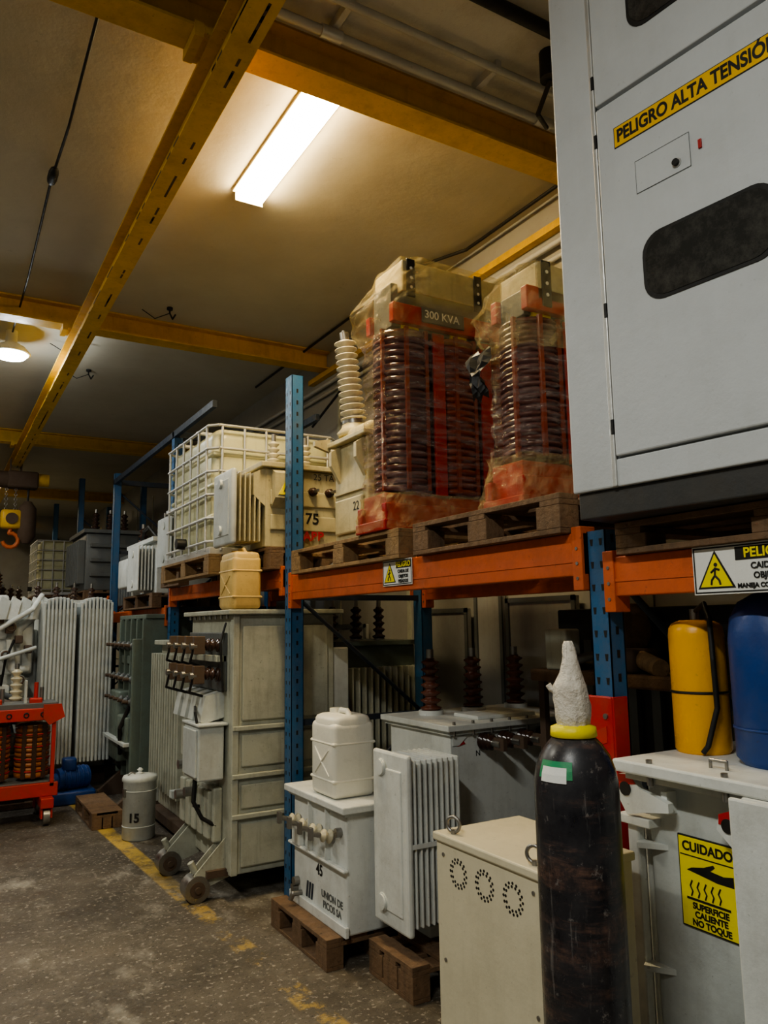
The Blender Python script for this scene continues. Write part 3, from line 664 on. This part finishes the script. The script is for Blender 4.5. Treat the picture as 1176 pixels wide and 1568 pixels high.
for k in range(46):
    x=.30+rnd()*.60; y=7.98+rnd()*.30; z=rnd()*.85; s_=.05+rnd()*.07
    mm=[W,W2,DG,RUST,ST,BG,GB,BR][int(rnd()*8)]; q=rnd()
    if q<.4: b.box(x-s_,x+s_,y-s_,y+s_,max(0,z-s_*.6),z+s_*.6,mm,.008)
    elif q<.75: b.cyl((x,y,max(.0,z-s_)),(x+s_*(rnd()-.5),y+s_*(rnd()-.5),z+s_),s_*.6,mm,14)
    else: b.torus((x,y,z+.05),s_,.015,(rnd(),rnd(),rnd()+.2),mm)
b.box(.28,.95,7.88,8.36,0,.06,WD,.01)
for x in(.30,.93):
    for y in(7.90,8.34): b.box(x-.02,x+.02,y-.02,y+.02,0,.95,RUST)
b.box(.28,.95,7.88,8.36,.45,.48,RUST); b.box(.28,.95,7.88,8.36,.90,.93,RUST)
insul(b,(.5,8.1,.93),(0,0,1),.25,.06,5,BR,ST); insul(b,(.75,8.15,.93),(0,0,1),.3,.06,5,PORC,ST)
b.done('spare_parts_shelf')
random.seed(11)
b=MB(); b.cyl((1.1,7.9,.22),(1.38,7.98,.22),.1,BG,20); b.box(1.05,1.44,7.8,8.1,0,.12,BG,.02); b.cyl((1.0,7.87,.22),(1.1,7.9,.22),.06,BG,16); b.box(1.15,1.27,7.85,7.98,.29,.41,BG,.02)
for k in range(6): b.torus((1.15+k*.04,7.91+k*.013,.22),.1,.008,(1,.33,0),BG,18,5)
b.done('electric_pump')
# red dry transformer on wheels
b=MB(); ym=7.4
for x in(.22,.52,.83):
    b.lathe((x,ym,.36),[(.11,0),(.135,.01)]+[(q,.02+.04*k+d) for k in range(10) for q,d in((.137,0),(.137,.028),(.12,.03),(.12,.038))]+[(.135,.43),(.11,.44)],COILY,24)
    for a in(-125,-90,-55): 
        q=math.radians(a); b.box(x+.135*math.cos(q)-.018,x+.135*math.cos(q)+.018,ym+.135*math.sin(q)-.015,ym+.135*math.sin(q)+.005,.36,.80,BR,.004)
    for k in range(4): b.torus((x,ym,.42+k*.1),.138,.006,(0,0,1),RED)
    b.cyl((x,ym-.08,.9),(x,ym-.08,1.15),.018,REDB,10); b.cyl((x+.06,ym+.05,.9),(x+.06,ym+.05,1.1),.018,ST,10)
    b.box(x-.05,x+.05,ym-.12,ym-.05,.86,1.02,REDB,.01); b.box(x-.09,x-.07,ym-.1,ym-.04,.95,1.17,W,.004)
for ya in(ym-.2,ym+.16):
    b.box(.02,1.02,ya,ya+.04,.84,.94,REDB,.006); b.box(.02,1.02,ya,ya+.04,.22,.33,REDB,.006)
b.box(.05,1.0,ym-.16,ym+.16,.85,.98,DG,.004); b.box(.05,1.0,ym-.16,ym+.16,.24,.34,DG,.004)
b.prism([(1.02,ym-.22,.97),(1.05,ym-.22,.86),(.93,ym-.22,.80),(.88,ym-.22,.86),(.88,ym-.22,.97)],(0,.02,0),REDB)
b.prism([(.02,ym-.22,.97),(.0,ym-.22,.86),(.12,ym-.22,.80),(.2,ym-.22,.97)],(0,.02,0),REDB)
for k in range(7): b.torus((.1+k*.13,ym-.205,.89),.018,.005,(0,1,0),BK,12,5)
for x in(.1,.93):
    b.box(x-.05,x+.05,ym-.3,ym+.3,.14,.22,REDB,.006)
    for y in(ym-.24,ym+.24): b.cyl((x-.025,y,.07),(x+.025,y,.07),.07,ST,20); b.box(x-.045,x-.03,y-.04,y+.04,.06,.16,REDB); b.box(x+.03,x+.045,y-.04,y+.04,.06,.16,REDB)
for x in(.07,.97): b.box(x-.015,x+.015,ym-.2,ym-.17,.3,.86,REDB)
b.done('dry_type_transformer')
# ---------------------------------------------------------------- IBC totes
def ibc(x0,y0,z0,w=.98,l=1.15,h=.95,name='ibc_tote'):
    b=MB(); x1=x0+w;y1=y0+l
    b.box(x0,x1,y0,y1,z0,z0+.05,GALV,.004)
    b.box(x0+.035,x1-.035,y0+.035,y1-.035,z0+.05,z0+h-.04,IBCM,.09,seg=5)
    for k in range(3): b.box(x0+.028,x1-.028,y0+.028,y1-.028,z0+.25+k*.22,z0+.29+k*.22,IBCM,.018)
    b.cyl((x0+w/2,y0+l/2,z0+h-.05),(x0+w/2,y0+l/2,z0+h),.1,IBCM,24); b.cyl((x0+w/2,y0+l/2,z0+h),(x0+w/2,y0+l/2,z0+h+.03),.11,BK,24)
    for k in range(6):
        z=z0+.09+(h-.13)*k/5
        b.tube([(x0+.06,y0,z),(x1-.06,y0,z),(x1,y0+.06,z),(x1,y1-.06,z),(x1-.06,y1,z),(x0+.06,y1,z),(x0,y1-.06,z),(x0,y0+.06,z),(x0+.06,y0,z)],.011,GALV,8)
    for k in range(6):
        f=(k+.5)/6
        for y in(y0,y1): b.cyl((x0+w*f,y,z0+.03),(x0+w*f,y,z0+h-.04),.009,GALV,8)
        for x in(x0,x1): b.cyl((x,y0+l*f,z0+.03),(x,y0+l*f,z0+h-.04),.009,GALV,8)
    for f in(.3,.7): b.box(x0,x1,y0+l*f-.02,y0+l*f+.02,z0+h-.04,z0+h-.02,GALV)
    b.cyl((x0,y0+l*.5,z0+.12),(x0-.07,y0+l*.5,z0+.12),.04,BK,16)
    return b.done(name)
ibc(1.62,5.1,2.088); ibc(1.5,13.95,2.163)
# ---------------------------------------------------------------- beige transformer (75)
b=MB()
b.box(1.80,2.5,4.54,4.95,2.09,2.60,BE,.008); b.box(1.76,2.54,4.50,4.98,2.60,2.635,BE,.006)
for z in(2.2,2.36): b.box(1.83,2.48,4.525,4.54,z,z+.10,BE,.01)
b.prism([(1.80,4.54,2.35),(1.72,4.54,2.42),(1.72,4.54,2.56),(1.80,4.54,2.60)],(0,.3,0),BE)
b.prism([(1.84,4.54,2.34),(1.84,4.47,2.40),(1.84,4.47,2.56),(1.84,4.54,2.60)],(.18,0,0),BE)
b.box(1.57,1.61,4.52,4.88,2.1,2.58,W,.03,seg=3); b.box(1.565,1.575,4.57,4.83,2.16,2.52,W,.01); fins(b,1.62,1.78,4.54,4.86,2.12,2.56,5,'X',BE,.012); b.cyl((1.55,4.71,2.5),(1.57,4.71,2.5),.03,W); b.cyl((1.55,4.71,2.2),(1.57,4.71,2.2),.03,W)
for x in(1.92,2.15,2.38): insul(b,(x,4.7,2.635),(0,0,1),.18,.045,5,PORC,ST)
for x in(2.12,2.24,2.36,2.44): insul(b,(x,4.53,2.46),(0,-1,0),.05,.03,2,BR,ST,10)
b.prism([(1.86,4.464,2.42),(1.96,4.464,2.42),(1.91,4.464,2.51)],(0,.004,0),SY)
b.prism([(1.895,4.462,2.44),(1.925,4.462,2.44),(1.91,4.462,2.485)],(0,.002,0),BK)
o=b.done('distribution_transformer')
text(o,'75',(2.12,4.522,2.28),.10,BK,'-Y',bold=.002); text(o,'25 TA124',(2.25,4.522,2.56),.06,BK,'-Y'); text(o,'ABB',(2.13,4.522,2.165),.085,RED,'-Y',bold=.003)
# transformer with large bushing
b=MB()
b.box(2.0,2.6,3.56,3.95,2.04,2.62,BE,.008); b.box(1.96,2.64,3.53,3.98,2.62,2.65,BE,.006)
b.box(2.03,2.5,3.59,3.92,2.65,2.72,BE,.02)
b.box(1.98,2.0,3.60,3.92,2.1,2.30,BE,.01); b.box(1.985,2.0,3.58,3.94,2.33,2.345,BE)
b.prism([(2.0,3.58,2.40),(1.94,3.58,2.50),(1.94,3.58,2.58),(2.0,3.58,2.62)],(0,.03,0),BE); b.prism([(2.0,3.88,2.40),(1.94,3.88,2.50),(1.94,3.88,2.58),(2.0,3.88,2.62)],(0,.03,0),BE)
b.prism([(1.98,3.97,2.68),(1.88,3.97,2.66),(1.88,3.97,2.63),(1.98,3.97,2.60)],(0,.03,0),BE)
bx,by=2.10,3.90
b.lathe((bx,by,2.69),[(.09,0),(.10,.02),(.075,.05),(.06,.10)],BE,24)
insul(b,(bx,by,2.78),(-.10,.02,1),.50,.078,13,PORC,ST,24,.85); b.cyl((bx-.05,by+.01,3.26),(bx-.06,by+.01,3.34),.01,ST)
b.lathe((2.45,3.8,2.65),[(.05,0),(.06,.02),(.03,.2)],BE,16)
o=b.done('distribution_transformer'); text(o,'22',(1.979,3.66,2.24),.07,BK)
b=MB(); b.box(1.85,2.5,6.5,7.0,2.088,2.62,W,.01); b.box(1.82,2.53,6.47,7.02,2.62,2.65,W); fins(b,1.72,1.84,6.5,6.95,2.12,2.55,4,'X',W,.014)
for k in range(3): insul(b,(2.0+k*.2,6.7,2.65),(0,0,1),.2,.045,4,PORC,ST)
b.done('distribution_transformer')
b=MB(); b.box(1.85,2.5,7.45,8.5,1.92,2.42,W2,.01); b.box(1.80,2.55,7.4,8.53,2.42,2.46,W2); fins(b,1.68,1.84,7.5,7.95,1.95,2.38,5,'X',W2,.014); b.box(1.7,1.84,8.05,8.45,2.0,2.3,W2,.02)
for k in range(4): insul(b,(1.95+k*.1,7.55+k*.22,2.46),(0,0,1),.2,.045,4,PORC,ST)
b.tube([(1.9,7.6,2.46),(1.85,7.8,2.6),(1.9,8.2,2.6),(1.9,8.3,2.46)],.015,BK)
b.done('distribution_transformer')
b=MB(); b.box(1.80,2.5,11.1,12.3,2.11,2.9,DG,.02); b.box(1.76,2.54,11.05,12.35,2.9,2.95,DG); 
for k in range(8): b.box(1.70,1.8,11.15+k*.14,11.2+k*.14,2.2,2.8,DG,.01)
for z in(2.3,2.5,2.7): b.box(1.85,2.45,11.05,11.1,z,z+.05,DG,.01)
for k in range(3): insul(b,(2.0+k*.2,11.6,2.95),(0,0,1),.3,.06,5,BR,ST)
b.done('oil_transformer')
b=MB(); b.box(2.0,2.7,8.7,9.6,1.79,2.4,DG,.02); b.box(1.96,2.74,8.66,9.64,2.4,2.44,DG)
for k in range(3): insul(b,(2.1+k*.2,9.1,2.44),(0,0,1),.3,.06,5,BR,ST)
for k in range(6): b.box(1.92,2.0,8.75+k*.14,8.8+k*.14,1.85,2.35,DG,.01)
b.done('oil_transformer')
DR=[(.27,0),(.29,.02),(.285,.3),(.295,.31),(.285,.33),(.285,.6),(.295,.61),(.285,.63),(.285,.88),(.27,.9)]
for y,n in((11.2,1),(12.6,2),(13.4,3)):
    b=MB()
    for k in range(n): b.lathe((.60,y,.9*k),DR,BG,30)
    b.done('steel_drum')
b=MB(); b.box(1.2,1.85,10.9,12.2,.2,1.5,W,.02); b.box(1.15,1.88,10.85,12.25,1.5,1.55,W); b.box(1.2,1.85,11,12.1,0,.2,RUST)
for k in range(6): b.box(1.1,1.2,11+k*.2,11.06+k*.2,.4,1.4,W,.01)
for k in range(3): insul(b,(1.35+k*.2,11.4,1.55),(0,0,1),.3,.06,5,BR,ST)
b.done('ribbed_tank_transformer')
b=MB(); b.box(.95,1.45,14.1,15.6,.2,1.9,GB,.02); b.box(.9,1.48,14.05,15.65,1.9,1.96,GB); b.box(.95,1.45,14.2,15.5,0,.2,RUST)
for k in range(4): b.box(1.0+k*.12,1.05+k*.12,13.96,14.1,.4,1.8,GB,.01)
for k in range(3): insul(b,(1.05+k*.15,14.5+k*.3,1.96),(0,0,1),.35,.07,5,BR,ST)
b.done('ribbed_tank_transformer')
b=MB(); b.box(.2,1.6,17.2,18.8,.2,2.2,W,.02); b.box(.15,1.65,17.15,18.85,2.2,2.26,W); b.box(.2,1.6,17.3,18.7,0,.2,RUST)
for k in range(9): b.box(.25+k*.14,.30+k*.14,17.05,17.2,.4,2.0,W,.01)
for k in range(3): insul(b,(.5+k*.35,17.9,2.26),(0,0,1),.5,.1,7,BR,ST)
b.done('ribbed_tank_transformer')
# ---------------------------------------------------------------- wrapped dry transformers
def dry(cx,cy,z0,zc0,zc1,zt,r,sp,n,plate):
    b=MB(); xe=cx-r-.02; xf=cx+sp*(n-1)+r+.03
    for ya in(cy-r*.95,cy+r*.95-.04): b.box(xe-.02,xf,ya,ya+.045,z0,z0+.13,REDD,.005)
    b.box(xe,xf,cy-r*.75,cy+r*.75,z0+.03,zc0-.02,REDD,.004); b.box(xe-.03,xe+.04,cy-r,cy+r,z0,z0+.05,REDD,.004)
    for k in range(n):
        x=cx+sp*k; nd=24; H=(zc1-zc0)/nd; prof=[(r*.6,0)]
        for j in range(nd):
            e=r*(1+.03*(rnd()-.5)); prof+=[(e,j*H+.02*H),(e,j*H+.6*H),(r*.86,j*H+.66*H),(r*.86,j*H+.96*H)]
        prof.append((r*.6,zc1-zc0)); b.lathe((x,cy,zc0),prof,COILR if k==0 else COILD,32)
        if k<n-1: b.box(x+sp/2-.035,x+sp/2+.035,cy-r*.9,cy-r*.80,zc0-.02,zc1,REDD,.004)
        for a in(200,250,300):
            q=math.radians(a); b.box(x+r*math.cos(q)-.01,x+r*math.cos(q)+.01,cy+r*math.sin(q)-.008,cy+r*math.sin(q)+.008,zc0,zc1,COILD)
        b.box(x-.05,x+.05,cy-r*.7,cy-r*.5,zc1-.02,zc1+.06,SY,.004)
    for ya in(cy-r*.95,cy+r*.95-.04): b.box(xe+.04,xf,ya,ya+.04,zc1+.02,zc1+.12,REDD,.005)
    b.box(xe+.06,xf-.02,cy-r*.6,cy+r*.6,zc1+.01,zt-.12,DG,.004)
    xs=xe+.10
    b.box(xs,xf,cy-r*.95,cy-r*.9,zt-.17,zt-.01,BE,.004); b.box(xs,xf,cy+r*.9,cy+r*.95,zt-.17,zt-.01,BE,.004); b.box(xs,xs+.012,cy-r*.9,cy+r*.9,zt-.17,zt-.01,BE,.004)
    for x in(xs+.02,(xs+xf)/2+.02,xf-.08): 
        b.box(x,x+.05,cy-r*1.01,cy-r*.94,zt-.2,zt,BK,.004)
        for z in(zt-.15,zt-.1,zt-.05): b.cyl((x+.025,cy-r*1.03,z),(x+.025,cy-r*1.0,z),.008,SW,8)
    if plate: b.box(cx+.04,cx+.30,cy-r*1.03,cy-r*.97,zc1+.04,zc1+.12,DG,.002)
    return b,xe,xf
b,xe,xf=dry(2.01,3.22,2.037,2.24,3.06,3.42,.145,.30,3,True)
o=b.done('dry_type_transformer')
text(o,'300 KVA',(2.17,3.22-.152,3.14),.058,SW,'-Y',bold=.0005)
mx=(xe+xf)/2; hx=(xf-xe)/2
b=MB(); shell(b,mx,3.22,interp([(2.2,hx+.015,.165,0,0),(2.5,hx+.005,.158,0,0),(2.8,hx+.005,.158,0,0),(3.04,hx+.01,.165,0,0)],60),FILM2,120,.004,.4,False)
shell(b,mx,3.22,interp([(3.0,hx+.02,.172,0,.01),(3.08,hx+.04,.188,-.015,.01),(3.16,hx+.05,.195,-.02,.01),(3.25,hx+.02,.175,.0,0),(3.36,hx-.03,.158,.035,-.005),(3.44,hx-.05,.152,.05,-.0),(3.46,hx-.15,.09,.05,-.01)],24),FILM,96,.005,.4,True,False)
shell(b,mx,3.22,interp([(2.045,hx+.05,.19,0,0),(2.12,hx+.045,.185,0,0),(2.22,hx+.02,.168,0,0)],8),FILM,96,.005,.4,False,False)
b.done('stretch_film_wrap',o)
b,xe,xf=dry(2.12,2.37,2.037,2.25,2.84,3.08,.125,.26,3,False)
o=b.done('dry_type_transformer')
mx=(xe+xf)/2; hx=(xf-xe)/2
b=MB(); shell(b,mx,2.37,interp([(2.2,hx+.01,.145,0,0),(2.5,hx+.0,.138,0,0),(2.8,hx+.005,.145,0,0)],48),FILM2,120,.005,.45,False)
shell(b,mx,2.37,interp([(2.70,hx+.015,.152,0,0),(2.78,hx+.045,.175,-.01,0),(2.87,hx+.055,.18,-.01,0),(2.96,hx+.02,.16,.01,0),(3.08,hx-.03,.138,.04,0),(3.11,hx-.12,.08,.05,0)],24),FILM,96,.006,.45,True,False)
shell(b,mx,2.37,interp([(2.045,hx+.05,.19,0,0),(2.12,hx+.05,.18,0,0),(2.26,hx+.02,.15,0,0)],9),FILM,96,.007,.45,False,False)
# torn piece of black plastic
vs=[];n=9
for i in range(n):
    for j in range(6):
        t=i/(n-1); sx=(j/5-.5)
        vs.append((1.945-.035*math.sin(t*3)+.012*math.sin(j*2.1+i),2.47+sx*(.05+.11*math.sin(min(1,t*1.4+.25)*math.pi*.9)) +.012*math.sin(i*1.7),2.73-.21*t+.015*math.sin(j*1.9)))
b.add(vs,[[i*6+j,i*6+j+1,(i+1)*6+j+1,(i+1)*6+j] for i in range(n-1) for j in range(5)],BK)
b.done('stretch_film_wrap',o)
# ---------------------------------------------------------------- camera
p=math.radians(8.26);th=math.radians(30.5);s=.0157
F0=Vector((math.sin(th),math.cos(th),0)); R0=Vector((math.cos(th),-math.sin(th),0)); Zv=Vector((0,0,1))
F=F0*math.cos(p)+Zv*math.sin(p); U0=Zv*math.cos(p)-F0*math.sin(p)
R=(R0-U0*s).normalized(); Up=(U0+R0*s).normalized()
cd=bpy.data.cameras.new('camera'); cam=bpy.data.objects.new('camera',cd); bpy.context.scene.collection.objects.link(cam)
Mc=Matrix((R,Up,-F)).transposed().to_4x4(); Mc.translation=Vector((0,0,1.6)); cam.matrix_world=Mc
cd.sensor_fit='HORIZONTAL'; cd.sensor_width=36; cd.lens=36*1178/1176; cd.clip_start=.05
bpy.context.scene.camera=cam
w=bpy.data.worlds.new('world'); bpy.context.scene.world=w; w.use_nodes=True
w.node_tree.nodes['Background'].inputs[0].default_value=(.05,.055,.06,1)
try: bpy.context.scene.view_settings.look='AgX - Medium High Contrast'
except Exception: pass
